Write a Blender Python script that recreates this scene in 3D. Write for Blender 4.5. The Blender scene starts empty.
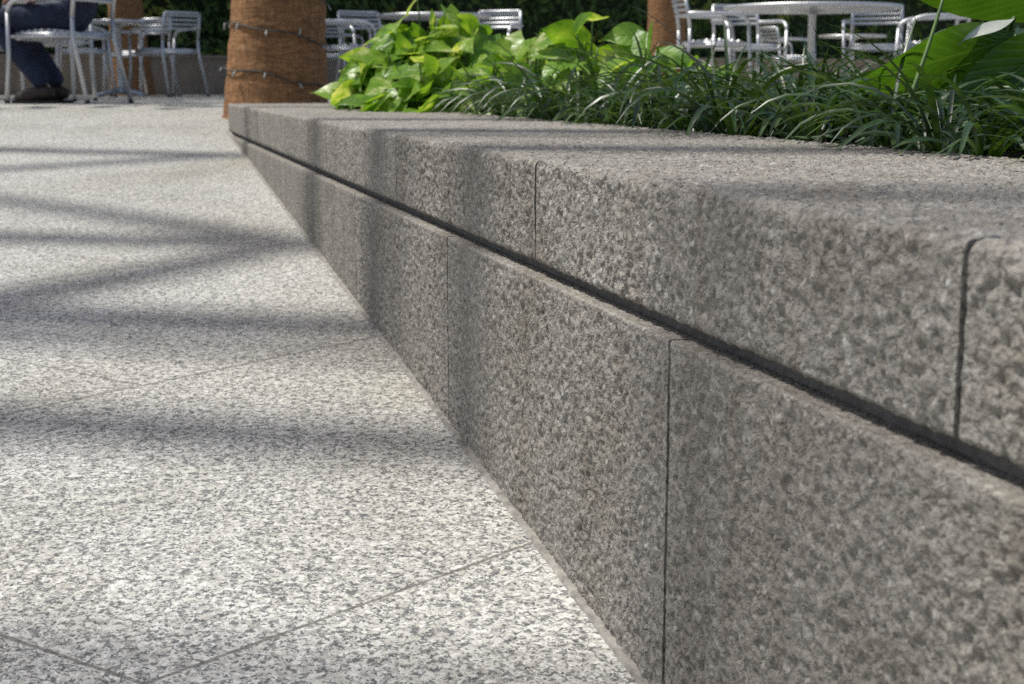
import bpy, math, random
import numpy as np
from mathutils import Vector, Matrix

SC = bpy.context.scene
COL = SC.collection
R = math.radians
EYE = 0.126                      # height of the camera above the upper plaza
F = 1422.0                       # focal length in pixels of a 1024 wide picture
HY = 84.0                        # row of the horizon

# ------------------------------------------------------------------ camera
PITCH = math.atan((342 - HY) / F)
cam_d = bpy.data.cameras.new('camera')
cam = bpy.data.objects.new('camera', cam_d)
COL.objects.link(cam)
cam.location = (0, 0, EYE)
cam.rotation_euler = (math.pi / 2 - PITCH, 0, 0)
cam_d.sensor_width = 36.0
cam_d.lens = 36.0 * F / 1024
cam_d.clip_start = 0.02
cam_d.clip_end = 400
cam_d.dof.use_dof = True
cam_d.dof.focus_distance = 1.85
cam_d.dof.aperture_fstop = 11.0
SC.camera = cam

# ------------------------------------------------------------------ sky and sun
SUN_AZ, SUN_EL = R(171), R(66)
S = Vector((math.cos(SUN_EL) * math.cos(SUN_AZ), math.cos(SUN_EL) * math.sin(SUN_AZ), math.sin(SUN_EL)))
world = bpy.data.worlds.new('World')
SC.world = world
world.use_nodes = True
wn = world.node_tree
sky = wn.nodes.new('ShaderNodeTexSky')
sky.sky_type = 'NISHITA'
sky.sun_disc = False
sky.air_density = 0.8
sky.dust_density = 3.0
sky.ozone_density = 0.4
sky.sun_elevation = SUN_EL
sky.sun_rotation = math.pi / 2 - SUN_AZ
bg = wn.nodes['Background']
bg.inputs['Strength'].default_value = 0.13
wn.links.new(sky.outputs[0], bg.inputs['Color'])
sun_d = bpy.data.lights.new('sun', 'SUN')
sun = bpy.data.objects.new('sun', sun_d)
COL.objects.link(sun)
sun_d.energy = 3.9
sun_d.angle = R(0.6)
sun_d.color = (1.0, 0.968, 0.915)
sun.location = S * 40
sun.rotation_euler = S.to_track_quat('Z', 'Y').to_euler()
SC.view_settings.view_transform = 'Standard'
SC.view_settings.look = 'None'
SC.view_settings.exposure = 0.0
SC.view_settings.gamma = 1.0
SC.view_settings.use_curve_mapping = False
SC.cycles.use_denoising = False

# ------------------------------------------------------------------ helpers
def lk(nt, a, b): nt.links.new(a, b)

def new_mat(name):
    m = bpy.data.materials.new(name)
    m.use_nodes = True
    nt = m.node_tree
    return m, nt, nt.nodes['Principled BSDF']

def N(nt, kind, **kw):
    n = nt.nodes.new(kind)
    for k, v in kw.items():
        if k.startswith('i_'):
            key = k[2:]
            n.inputs[int(key) if key.isdigit() else key].default_value = v
        else:
            setattr(n, k, v)
    return n

def ramp(nt, fac, stops, interp='LINEAR'):
    r = nt.nodes.new('ShaderNodeValToRGB')
    r.color_ramp.interpolation = interp
    el = r.color_ramp.elements
    while len(el) < len(stops): el.new(0.5)
    for e, (p, c) in zip(el, stops):
        e.position = p
        e.color = (c[0], c[1], c[2], 1) if not isinstance(c, (int, float)) else (c, c, c, 1)
    if fac is not None: lk(nt, fac, r.inputs[0])
    return r

def noise(nt, vec, scale, detail=3.0, rough=0.55, dist=0.0):
    n = N(nt, 'ShaderNodeTexNoise')
    n.inputs['Scale'].default_value = scale
    n.inputs['Detail'].default_value = detail
    n.inputs['Roughness'].default_value = rough
    n.inputs['Distortion'].default_value = dist
    if vec is not None: lk(nt, vec, n.inputs['Vector'])
    return n

def mixc(nt, fac, a, b, mode='MIX'):
    m = N(nt, 'ShaderNodeMix', data_type='RGBA', blend_type=mode)
    if isinstance(fac, (int, float)): m.inputs[0].default_value = fac
    else: lk(nt, fac, m.inputs[0])
    for v, i in ((a, 6), (b, 7)):
        if isinstance(v, tuple): m.inputs[i].default_value = (v[0], v[1], v[2], 1)
        else: lk(nt, v, m.inputs[i])
    return m.outputs[2]

def math_n(nt, op, a, b=None, c=None):
    m = N(nt, 'ShaderNodeMath', operation=op)
    for i, v in enumerate((a, b, c)):
        if v is None: continue
        if isinstance(v, (int, float)): m.inputs[i].default_value = v
        else: lk(nt, v, m.inputs[i])
    return m.outputs[0]

def bump(nt, height, strength, dist, prev=None):
    b = N(nt, 'ShaderNodeBump')
    b.inputs['Strength'].default_value = strength
    b.inputs['Distance'].default_value = dist
    lk(nt, height, b.inputs['Height'])
    if prev is not None: lk(nt, prev, b.inputs['Normal'])
    return b.outputs[0]

def pos(nt): return N(nt, 'ShaderNodeNewGeometry').outputs['Position']
def objco(nt): return N(nt, 'ShaderNodeTexCoord').outputs['Object']

# ------------------------------------------------------------------ materials
def mat_paving():
    m, nt, b = new_mat('granite_paving')
    p = pos(nt)
    n1 = noise(nt, p, 95, 5.0, 0.68, 0.7)
    n2 = noise(nt, p, 240, 3.0, 0.6, 0.3)
    n3 = noise(nt, p, 2.2, 4.0, 0.65)
    n5 = noise(nt, p, 0.7, 3.0, 0.6, .6)
    vmap = N(nt, 'ShaderNodeVectorMath', operation='MULTIPLY_ADD')
    lk(nt, n2.outputs['Color'], vmap.inputs[0]); vmap.inputs[1].default_value = (.009, .009, .009); lk(nt, p, vmap.inputs[2])
    def cells(sc):
        v = N(nt, 'ShaderNodeTexVoronoi', feature='F1'); v.inputs['Scale'].default_value = sc
        lk(nt, vmap.outputs[0], v.inputs['Vector'])
        q = N(nt, 'ShaderNodeSeparateColor'); lk(nt, v.outputs['Color'], q.inputs[0]); return q
    big, small = cells(135), cells(300)
    base = ramp(nt, big.outputs[0], [(0, (.41, .405, .365)), (.3, (.55, .545, .50)), (.62, (.71, .71, .665)), (.8, (.61, .605, .555)), (1, (.49, .475, .42))])
    sm = ramp(nt, small.outputs[0], [(0, .74), (.5, 1.0), (1, 1.1)])
    c = mixc(nt, 1.0, base.outputs[0], sm.outputs[0], 'MULTIPLY')
    # dark mica clumps: small cells picked where a slower noise is high
    s1 = math_n(nt, 'MULTIPLY_ADD', small.outputs[1], 0.22, n1.outputs[0])
    dk = ramp(nt, s1, [(.592, 0), (.69, .87)])
    dcol = ramp(nt, small.outputs[2], [(0, (.028, .031, .036)), (.5, (.08, .086, .094)), (1, (.20, .205, .205))])
    c = mixc(nt, dk.outputs[0], c, dcol.outputs[0])
    tone = ramp(nt, n3.outputs[0], [(.3, (.84, .83, .80)), (.5, (.97, .965, .955)), (.72, (1, 1, 1))])
    c = mixc(nt, 1.0, c, tone.outputs[0], 'MULTIPLY')
    dirt = ramp(nt, n5.outputs[0], [(.42, (1, 1, 1)), (.72, (.86, .83, .78))])
    c = mixc(nt, 1.0, c, dirt.outputs[0], 'MULTIPLY')
    # joints: two families of straight lines
    xyz = N(nt, 'ShaderNodeSeparateXYZ'); lk(nt, p, xyz.inputs[0])
    wob = math_n(nt, 'MULTIPLY', math_n(nt, 'SUBTRACT', noise(nt, p, 28, 2).outputs[0], .5), .004)
    def fam(ang, off, sp, hw):
        nx, ny = -math.sin(R(ang)), math.cos(R(ang))
        d = math_n(nt, 'ADD', math_n(nt, 'MULTIPLY', xyz.outputs[0], nx), math_n(nt, 'MULTIPLY', xyz.outputs[1], ny))
        d = math_n(nt, 'ADD', math_n(nt, 'SUBTRACT', d, off), wob)
        d = math_n(nt, 'PINGPONG', math_n(nt, 'ADD', d, sp * 40), sp / 2)
        return math_n(nt, 'LESS_THAN', d, hw)
    row = math_n(nt, 'FLOOR', math_n(nt, 'DIVIDE', math_n(nt, 'SUBTRACT', math_n(nt, 'ADD', math_n(nt, 'MULTIPLY', xyz.outputs[0], -math.sin(R(43.2))), math_n(nt, 'MULTIPLY', xyz.outputs[1], math.cos(R(43.2)))), 1.317), 1.052))
    j = math_n(nt, 'MAXIMUM', fam(43.2, 1.317, 1.052, .0031), fam(-31, math_n(nt, 'MULTIPLY_ADD', row, .846, 1.028), 1.70, .0029))
    c = mixc(nt, math_n(nt, 'MULTIPLY', j, .72), c, (.12, .11, .095))
    lk(nt, c, b.inputs['Base Color'])
    b.inputs['Roughness'].default_value = .62
    b.inputs['Specular IOR Level'].default_value = .3
    h = math_n(nt, 'SUBTRACT', n2.outputs[0], math_n(nt, 'MULTIPLY', j, 2.0))
    lk(nt, bump(nt, h, .35, .002), b.inputs['Normal'])
    return m

def mat_wall_stone(name='rough_granite', tint=(1, 1, 1), bumpk=1.0):
    m, nt, b = new_mat(name)
    p = pos(nt)
    n1 = noise(nt, p, 105, 3, .6, .35)
    n2 = noise(nt, p, 210, 2, .6)
    n3 = noise(nt, p, 6, 4, .6)
    n4 = noise(nt, p, 380, 2, .5)
    wv = N(nt, 'ShaderNodeVectorMath', operation='MULTIPLY_ADD')
    lk(nt, n2.outputs['Color'], wv.inputs[0]); wv.inputs[1].default_value = (.006, .006, .010); lk(nt, p, wv.inputs[2])
    def cells(sc, feat='F1'):
        v = N(nt, 'ShaderNodeTexVoronoi', feature=feat); v.inputs['Scale'].default_value = sc
        lk(nt, wv.outputs[0], v.inputs['Vector']); return v
    va, vb = cells(170), cells(330)
    ca = N(nt, 'ShaderNodeSeparateColor'); lk(nt, va.outputs['Color'], ca.inputs[0])
    cb = N(nt, 'ShaderNodeSeparateColor'); lk(nt, vb.outputs['Color'], cb.inputs[0])
    base = ramp(nt, ca.outputs[0], [(0, (.235, .222, .205)), (.35, (.268, .254, .236)), (.7, (.29, .275, .257)), (.92, (.325, .311, .293)), (1, (.43, .42, .405))])
    fl = ramp(nt, cb.outputs[1], [(0, .70), (.12, .92), (.3, 1.0), (.88, 1.02), (1, 1.22)])
    c = mixc(nt, 1.0, base.outputs[0], fl.outputs[0], 'MULTIPLY')
    big = ramp(nt, n1.outputs[0], [(.34, (.84, .82, .80)), (.48, (1, 1, 1)), (.66, (1.07, 1.06, 1.06))])
    c = mixc(nt, 1.0, c, big.outputs[0], 'MULTIPLY')
    st = ramp(nt, n3.outputs[0], [(.3, (.86, .83, .79)), (.5, (1, 1, 1)), (.72, (1.05, 1.02, 1.0))])
    c = mixc(nt, 1.0, c, st.outputs[0], 'MULTIPLY')
    mp = N(nt, 'ShaderNodeMapping'); mp.inputs['Scale'].default_value = (16, 16, 1.1); lk(nt, p, mp.inputs[0])
    dr = ramp(nt, noise(nt, mp.outputs[0], 1.0, 4, .6).outputs[0], [(.36, (.84, .82, .79)), (.52, (1, 1, 1))])
    c = mixc(nt, 1.0, c, dr.outputs[0], 'MULTIPLY')
    oi = N(nt, 'ShaderNodeObjectInfo')
    c = mixc(nt, 1.0, c, ramp(nt, oi.outputs['Random'], [(0, (.92, .91, .895)), (1, (1.07, 1.065, 1.06))]).outputs[0], 'MULTIPLY')
    c = mixc(nt, 1.0, c, tuple(t * k for t, k in zip(tint, (0.985, 0.99, 0.94))), 'MULTIPLY')
    lk(nt, c, b.inputs['Base Color'])
    b.inputs['Roughness'].default_value = .75
    b.inputs['Specular IOR Level'].default_value = .4
    pit = ramp(nt, n1.outputs[0], [(.30, 0), (.52, .75), (.8, 1)])
    b1 = bump(nt, pit.outputs[0], 0.6 * bumpk, .0055)
    b2 = bump(nt, n2.outputs[0], .6 * bumpk, .0035, b1)
    lk(nt, bump(nt, n4.outputs[0], .35 * bumpk, .001, b2), b.inputs['Normal'])
    return m

def mat_simple(name, col, rough=.7, var=.2, scale=40, metal=0.0, bumpd=0.0, spec=.5):
    m, nt, b = new_mat(name)
    p = objco(nt)
    n1 = noise(nt, p, scale, 4, .6)
    r = ramp(nt, n1.outputs[0], [(.3, tuple(max(0, k * (1 - var)) for k in col)), (.7, tuple(k * (1 + var) for k in col))])
    lk(nt, r.outputs[0], b.inputs['Base Color'])
    b.inputs['Roughness'].default_value = rough
    b.inputs['Metallic'].default_value = metal
    b.inputs['Specular IOR Level'].default_value = spec
    if bumpd: lk(nt, bump(nt, n1.outputs[0], .6, bumpd), b.inputs['Normal'])
    return m

def mat_leaf(name, stops, trans, tfac=.4, rough=.35, scale=14, stretch=(1, 1, 1), spec=.5, veins=0, vari=.16, vein_col=(.3, .42, .10)):
    m, nt, b = new_mat(name)
    p = objco(nt)
    mp = N(nt, 'ShaderNodeMapping'); mp.inputs['Scale'].default_value = stretch; lk(nt, p, mp.inputs[0])
    n1 = noise(nt, mp.outputs[0], scale, 4, .6, .4)
    if veins:
        at_ = N(nt, 'ShaderNodeAttribute', attribute_name='leafuv')
        q = N(nt, 'ShaderNodeSeparateXYZ'); lk(nt, at_.outputs['Vector'], q.inputs[0])
        au = math_n(nt, 'ABSOLUTE', q.outputs[0])
        ph = math_n(nt, 'MULTIPLY_ADD', q.outputs[1], veins, math_n(nt, 'MULTIPLY', math_n(nt, 'POWER', au, .8), -veins * .32))
        sv = math_n(nt, 'POWER', math_n(nt, 'ABSOLUTE', math_n(nt, 'SINE', ph)), 7.0)
        mid = ramp(nt, au, [(.0, 1), (.075, 0)])
        vv = math_n(nt, 'MAXIMUM', mid.outputs[0], math_n(nt, 'MULTIPLY', sv, .38))
        fac = math_n(nt, 'ADD', n1.outputs[0], math_n(nt, 'MULTIPLY', math_n(nt, 'SUBTRACT', q.outputs[2], .5), vari))
        r0 = ramp(nt, fac, stops)
        rr_ = mixc(nt, math_n(nt, 'MULTIPLY', vv, .45), r0.outputs[0], vein_col)
        class _o: outputs = [rr_]
        r = _o
        hgt = math_n(nt, 'MULTIPLY_ADD', vv, -.8, math_n(nt, 'MULTIPLY', n1.outputs[0], .6))
    else:
        r = ramp(nt, n1.outputs[0], stops); hgt = None
    lk(nt, r.outputs[0], b.inputs['Base Color'])
    b.inputs['Roughness'].default_value = rough
    b.inputs['Specular IOR Level'].default_value = spec
    if hgt is not None: lk(nt, bump(nt, hgt, .6, .004), b.inputs['Normal'])
    else: lk(nt, bump(nt, noise(nt, mp.outputs[0], scale * 3, 2).outputs[0], .12, .002), b.inputs['Normal'])
    t = N(nt, 'ShaderNodeBsdfTranslucent')
    lk(nt, mixc(nt, 1.0, r.outputs[0], trans, 'MULTIPLY'), t.inputs[0])
    mx = N(nt, 'ShaderNodeMixShader'); mx.inputs[0].default_value = tfac
    lk(nt, b.outputs[0], mx.inputs[1]); lk(nt, t.outputs[0], mx.inputs[2])
    lk(nt, mx.outputs[0], nt.nodes['Material Output'].inputs['Surface'])
    return m

def mat_bark():
    m, nt, b = new_mat('palm_bark')
    p = objco(nt)
    mp = N(nt, 'ShaderNodeMapping'); mp.inputs['Scale'].default_value = (3.0, 3.0, 16); lk(nt, p, mp.inputs[0])
    n1 = noise(nt, mp.outputs[0], 3.5, 6, .68, 1.0)
    mp2 = N(nt, 'ShaderNodeMapping'); mp2.inputs['Scale'].default_value = (60, 60, 5); lk(nt, p, mp2.inputs[0])
    n2 = noise(nt, mp2.outputs[0], 1.5, 4, .6)
    r = ramp(nt, n1.outputs[0], [(.3, (.13, .062, .026)), (.48, (.34, .165, .064)), (.6, (.43, .225, .095)), (.75, (.53, .33, .17))])
    f = ramp(nt, n2.outputs[0], [(.3, .55), (.65, 1.12)])
    lk(nt, mixc(nt, 1.0, r.outputs[0], f.outputs[0], 'MULTIPLY'), b.inputs['Base Color'])
    b.inputs['Roughness'].default_value = .9
    b1 = bump(nt, n1.outputs[0], .9, .02)
    lk(nt, bump(nt, n2.outputs[0], .6, .01, b1), b.inputs['Normal'])
    return m

PAVING = mat_paving()
STONE = mat_wall_stone()
STONE_FAR = mat_wall_stone('dark_wall_stone', (1.05, .90, .80), .5)
GROUT = mat_simple('grey_grout', (.27, .255, .225), .9, .45, 45, bumpd=.002)
MORTAR = mat_simple('grey_mortar', (.20, .185, .165), .95, .3, 80, bumpd=.002)
SEAL = mat_simple('dark_sealant', (.022, .021, .019), .9, .3, 80)
SOIL = mat_simple('dark_soil', (.045, .032, .022), .95, .4, 30, bumpd=.01)
ALU = mat_simple('brushed_aluminium', (.62, .63, .64), .46, .06, 30, metal=.75)
ALU_TOP = mat_simple('pale_table_top', (.60, .61, .62), .3, .06, 12, metal=.5)
CAP_BLACK = mat_simple('black_plastic', (.03, .03, .03), .5, .1)
BARK = mat_bark()
CORD = mat_simple('dark_cord', (.03, .035, .03), .6, .2)
BULB = mat_simple('pale_bulb', (.34, .37, .36), .25, .05)
POTHOS = mat_leaf('pothos_leaf', [(.32, (.10, .24, .02)), (.47, (.18, .35, .033)), (.60, (.30, .46, .065)), (.72, (.68, .72, .36))], (1.45, 1.35, .6), .45, .36, 15, veins=16, vari=.22)
GRASS = mat_leaf('liriope_blade', [(.32, (.014, .038, .009)), (.52, (.032, .078, .015)), (.66, (.07, .14, .026)), (.74, (.20, .24, .05)), (.80, (.40, .33, .15))], (1.6, 1.5, .6), .3, .38, 22, spec=1.0)
BIGLEAF = mat_leaf('broad_leaf', [(.3, (.045, .115, .012)), (.7, (.075, .175, .018))], (1.3, 1.3, .5), .45, .3, 12, (1, 1, 1), veins=34, vari=.1, vein_col=(.16, .28, .05))
PALELEAF = mat_leaf('pale_leaf', [(.3, (.62, .66, .55)), (.7, (.78, .8, .72))], (1, 1, .9), .25, .3, 20)
HEDGE = mat_leaf('hedge_leaf', [(.35, (.04, .085, .02)), (.54, (.085, .16, .03)), (.64, (.30, .36, .06))], (1.4, 1.4, .6), .3, .5, 1.7)
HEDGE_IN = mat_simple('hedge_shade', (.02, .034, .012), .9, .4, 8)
FROND = mat_leaf('palm_frond', [(.3, (.04, .085, .02)), (.7, (.075, .14, .03))], (1.3, 1.3, .6), .3, .45, 6)
TREELEAF = mat_leaf('tree_leaf', [(.3, (.03, .07, .015)), (.7, (.06, .12, .02))], (1.3, 1.3, .6), .3, .45, 3)
TREEBARK = mat_simple('grey_bark', (.16, .13, .10), .9, .35, 25, bumpd=.01)
STEM = mat_simple('green_stem', (.10, .18, .04), .5, .3, 30)
JEANS = mat_simple('navy_denim', (.018, .026, .058), .9, .45, 11, bumpd=.05)
SHIRT = mat_simple('dark_navy_cloth', (.010, .014, .045), .8, .3, 60, bumpd=.002)
SKIN = mat_simple('skin', (.50, .30, .21), .5, .08, 30)
HAIR = mat_simple('brown_hair', (.05, .03, .02), .5, .4, 90)
SHOE = mat_simple('brown_leather', (.038, .024, .016), .5, .3, 40)
SOLE = mat_simple('dark_sole', (.02, .018, .016), .7, .2)

# ------------------------------------------------------------------ mesh helpers
class MB:
    def __init__(self): self.v = []; self.f = []; self.mi = []; self.uv = []
    def add(self, vs, fs, mi=0):
        o = len(self.v)
        self.v.extend([tuple(x) for x in vs])
        self.f.extend([tuple(i + o for i in f) for f in fs])
        self.mi.extend([mi] * len(fs))
    def box(self, c, s, M=None):
        x, y, z = s[0] / 2, s[1] / 2, s[2] / 2
        vs = [Vector((a * x, b * y, d * z)) for a in (-1, 1) for b in (-1, 1) for d in (-1, 1)]
        if M is not None: vs = [M @ q for q in vs]
        vs = [q + Vector(c) for q in vs]
        self.add(vs, [(0, 1, 3, 2), (4, 6, 7, 5), (0, 4, 5, 1), (2, 3, 7, 6), (0, 2, 6, 4), (1, 5, 7, 3)])
    def tube(self, pts, r, n=8, cap=True, flat=1.0):
        pts = [Vector(p) for p in pts]
        rs = r if isinstance(r, (list, tuple)) else [r] * len(pts)
        vs = []; prev = None
        for i, p in enumerate(pts):
            t = (pts[min(i + 1, len(pts) - 1)] - pts[max(i - 1, 0)]).normalized()
            if prev is None:
                a = Vector((0, 0, 1)) if abs(t.z) < .9 else Vector((1, 0, 0))
                u = t.cross(a).normalized()
            else:
                u = (prev - t * prev.dot(t)).normalized()
            prev = u; w = t.cross(u)
            for k in range(n):
                an = 2 * math.pi * k / n
                vs.append(p + (u * math.cos(an) * flat + w * math.sin(an)) * rs[i])
        fs = [(i * n + k, i * n + (k + 1) % n, (i + 1) * n + (k + 1) % n, (i + 1) * n + k) for i in range(len(pts) - 1) for k in range(n)]
        if cap: fs += [tuple(range(n))[::-1], tuple((len(pts) - 1) * n + k for k in range(n))]
        self.add(vs, fs)
    def lathe(self, prof, n=40, c=(0, 0, 0)):
        vs = []
        for (r, z) in prof:
            for k in range(n):
                a = 2 * math.pi * k / n
                vs.append((c[0] + r * math.cos(a), c[1] + r * math.sin(a), c[2] + z))
        fs = [(i * n + k, i * n + (k + 1) % n, (i + 1) * n + (k + 1) % n, (i + 1) * n + k) for i in range(len(prof) - 1) for k in range(n)]
        self.add(vs, fs)
    def build(self, name, mats, parent=None, smooth=False):
        me = bpy.data.meshes.new(name)
        me.from_pydata(self.v, [], self.f)
        for mt in (mats if isinstance(mats, (list, tuple)) else [mats]): me.materials.append(mt)
        if any(self.mi): me.polygons.foreach_set('material_index', self.mi)
        if smooth: me.polygons.foreach_set('use_smooth', [True] * len(me.polygons))
        if self.uv:
            at_ = me.attributes.new('leafuv', 'FLOAT_VECTOR', 'POINT')
            at_.data.foreach_set('vector', [k for q in self.uv for k in q])
        me.update()
        o = bpy.data.objects.new(name, me)
        COL.objects.link(o)
        if parent is not None: o.parent = parent
        return o

def tag(o, label=None, cat=None, group=None, kind=None):
    if label: o['label'] = label
    if cat: o['category'] = cat
    if group: o['group'] = group
    if kind: o['kind'] = kind
    return o

def empty(name, loc=(0, 0, 0), rz=0.0):
    o = bpy.data.objects.new(name, None)
    o.empty_display_size = .1
    COL.objects.link(o)
    o.location = loc; o.rotation_euler = (0, 0, rz)
    return o

def copy_tree(o, parent=None):
    c = o.copy(); COL.objects.link(c)
    if parent is not None: c.parent = parent
    for ch in list(o.children): copy_tree(ch, c)
    return c

def bez(p0, p1, p2, n=6):
    p0, p1, p2 = Vector(p0), Vector(p1), Vector(p2)
    return [p0 * (1 - t) ** 2 + p1 * 2 * t * (1 - t) + p2 * t * t for t in [i / n for i in range(n + 1)]]

def at(x, y, Y):
    """point in the place at distance Y that shows at picture column x, row y"""
    u = (x - 512) / F; v = (342 - y) / F
    d = Vector((u, math.cos(PITCH) + v * math.sin(PITCH), v * math.cos(PITCH) - math.sin(PITCH)))
    return Vector((0, 0, EYE)) + d * (Y / d.y)

def hash3(ix, iy, iz, seed):
    h = (ix * 374761393 + iy * 668265263 + iz * 2147483647 + seed * 974634777) & 0xFFFFFFFF
    h = ((h ^ (h >> 13)) * 1274126177) & 0xFFFFFFFF
    h = h ^ (h >> 16)
    return (h & 0xFFFF) / 65535.0

def vnoise(P, scale, seed=0):
    q = P * scale
    i = np.floor(q).astype(np.int64); f = q - i
    f = f * f * (3 - 2 * f)
    out = 0
    for a in (0, 1):
        for b in (0, 1):
            for c in (0, 1):
                w = (f[:, 0] if a else 1 - f[:, 0]) * (f[:, 1] if b else 1 - f[:, 1]) * (f[:, 2] if c else 1 - f[:, 2])
                out = out + w * hash3(i[:, 0] + a, i[:, 1] + b, i[:, 2] + c, seed)
    return out * 2 - 1

# ------------------------------------------------------------------ ground
def ground_z(y):
    """upper plaza is level, the near paving is a gentle ramp"""
    def g(t): return -.068 * max(0.0, min(8.9 - t, 30))
    return (g(y - .25) + 2 * g(y) + g(y + .25)) / 4

ys = [-22, -21, -6, -2, 0, 1, 2, 3, 4, 5, 6, 7, 8, 8.4, 8.65, 8.8, 8.9, 9.0, 9.15, 9.4, 10, 14, 30, 120]
xs = [-120, -30, -10, -4, -2, -1, 0, 1, 2, 4, 10, 30, 120]
g = MB()
g.add([(x, y, ground_z(y)) for y in ys for x in xs],
      [(j * len(xs) + i, j * len(xs) + i + 1, (j + 1) * len(xs) + i + 1, (j + 1) * len(xs) + i) for j in range(len(ys) - 1) for i in range(len(xs) - 1)])
tag(g.build('paving', PAVING), kind='structure')

# ------------------------------------------------------------------ planter wall of granite blocks
WA = R(105.2)
WO = Vector((-.11, 2.41, 0))
WD = Vector((math.cos(WA), math.sin(WA), 0))
WN = Vector((-math.sin(WA), math.cos(WA), 0))
ZT, ZB, ZL = EYE - .098, EYE - .2335, EYE - .2505
WIDTH = .62

def s_of(x, y, off=0.0):
    """distance along the wall face where the picture point lies"""
    u = (x - 512) / F; v = (342 - y) / F
    d = Vector((u, math.cos(PITCH) + v * math.sin(PITCH), 0))
    # WO + s WD = t d
    det = WD.x * -d.y + d.x * WD.y
    wx, wy = WO.x + WN.x * off, WO.y + WN.y * off
    return (wx * d.y - d.x * wy) / det if abs(det) > 1e-9 else 0

def worley(P, scale, seed=0):
    q = P * scale
    i = np.floor(q).astype(np.int64); f = q - i
    best = np.full(len(P), 9.0)
    for a in (-1, 0, 1):
        for b in (-1, 0, 1):
            for c in (-1, 0, 1):
                h = [hash3(i[:, 0] + a, i[:, 1] + b, i[:, 2] + c, seed + k) for k in (11, 23, 37)]
                best = np.minimum(best, (a + h[0] - f[:, 0]) ** 2 + (b + h[1] - f[:, 1]) ** 2 + (c + h[2] - f[:, 2]) ** 2)
    return np.sqrt(best)

def grid_mesh(P, Nn, nu, nv, amp, seed, closed_ends=True, strip=None):
    """P: (nu*nv,3) points laid in nu stations along the wall, nv points of profile"""
    d = amp * (.55 * vnoise(P, 95, seed) + .45 * vnoise(P, 210, seed + 7)) + .0012 * vnoise(P, 22, seed + 3)
    return P + Nn * d[:, None]

def profile_block(name, origin, D, Nn, s0, s1, prof, step, amp, seed, parent, mat, zfun=None):
    nu = max(2, int(round((s1 - s0) / step)) + 1)
    ss = np.linspace(s0, s1, nu)
    pr = np.array([[a, b] for a, b, _, _, _ in prof]); nr = np.array([[c, d] for _, _, c, d, _ in prof]); am = np.array([e for *_, e in prof])
    nv = len(pr)
    o = np.array(origin); D = np.array(D); Nn = np.array(Nn)
    P = o[None, None] + ss[:, None, None] * D[None, None] + pr[None, :, 0, None] * Nn[None, None] + pr[None, :, 1, None] * np.array([0, 0, 1.0])[None, None]
    NN = np.broadcast_to(nr[None, :, 0, None] * Nn[None, None] + nr[None, :, 1, None] * np.array([0, 0, 1.0])[None, None], P.shape)
    P = P.reshape(-1, 3); NN = NN.reshape(-1, 3)
    A = np.tile(am, nu)
    # arrises at the two ends are slightly eased
    e = np.repeat(np.minimum(ss - s0, s1 - ss), nv)
    ease = np.where(e < .004, (.004 - e) * .45, 0)
    Q = P * np.array([1, 1, .72])
    pits = np.exp(-(worley(Q, 112, seed + 5) / .36) ** 2)
    d = amp * (.22 * vnoise(Q, 75, seed) + .40 * vnoise(Q, 155, seed + 7) + .62 * (.5 - worley(Q, 135, seed)) - .72 * pits + .12) * A + .0012 * vnoise(P, 21, seed + 3) * A - ease * A
    d = d * np.clip(e / .014, .25, 1)
    P = P + NN * d[:, None]
    i = np.arange(nu - 1)[:, None] * nv + np.arange(nv - 1)[None]
    i = i.reshape(-1)
    faces = np.stack([i, i + 1, i + nv + 1, i + nv], 1).tolist()
    faces.append(list(range(nv))); faces.append([(nu - 1) * nv + k for k in range(nv)][::-1])
    me = bpy.data.meshes.new(name)
    me.from_pydata(P.tolist(), [], faces)
    me.materials.append(mat)
    sm = [True] * len(me.polygons); sm[-1] = sm[-2] = False
    me.polygons.foreach_set('use_smooth', sm)
    me.update()
    ob = bpy.data.objects.new(name, me); COL.objects.link(ob); ob.parent = parent
    return ob

def cap_profile(step, width=WIDTH):
    r = .011; pr = []
    pr.append((-.30, ZB, 0, -1, 0)); pr.append((-.05, ZB, 0, -1, 0)); pr.append((-.012, ZB, 0, -1, .3)); pr.append((-.003, ZB, 0, -1, .6))
    n = int((ZT - r - ZB - .003) / step)
    for k in range(n + 1):
        z = ZB + .003 + (ZT - r - ZB - .003) * k / n
        pr.append((0, z, 1, 0, 1))
    m = max(4, int(r * 1.57 / step))
    for k in range(1, m + 1):
        a = math.pi / 2 * k / m
        pr.append((-r + r * math.cos(a), ZT - r + r * math.sin(a), math.cos(a), math.sin(a), 1.1))
    st = step * 1.3; n = int((width - r) / st)
    for k in range(1, n + 1):
        pr.append((-r - (width - r) * k / n, ZT, 0, 1, .85 if k < n else .2))
    pr.append((-width, ZB, -1, 0, 0))
    return pr

def slab_profile(step, zbot):
    q = .010
    pr = [(-.030, zbot, 0, 0, 0)]
    n = max(3, int((ZL - .002 - zbot) / step))
    for k in range(n + 1):
        pr.append((q, zbot + (ZL - .002 - zbot) * k / n, 1, 0, 1 if k < n - 2 else .12))
    pr += [(q - .0012, ZL - .0004, 0, 1, .2), (q - .0025, ZL, 0, 1, .15), (q - .004, ZL, 0, 1, .15), (-.004, ZL, 0, 1, .15), (-.008, ZL, 0, 1, .2), (-.014, ZL, 0, 1, .2), (-.020, ZL, 0, 1, .1), (-.0225, ZL, 0, 1, .1), (-.030, ZL, 0, 1, 0)]
    return pr

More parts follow.
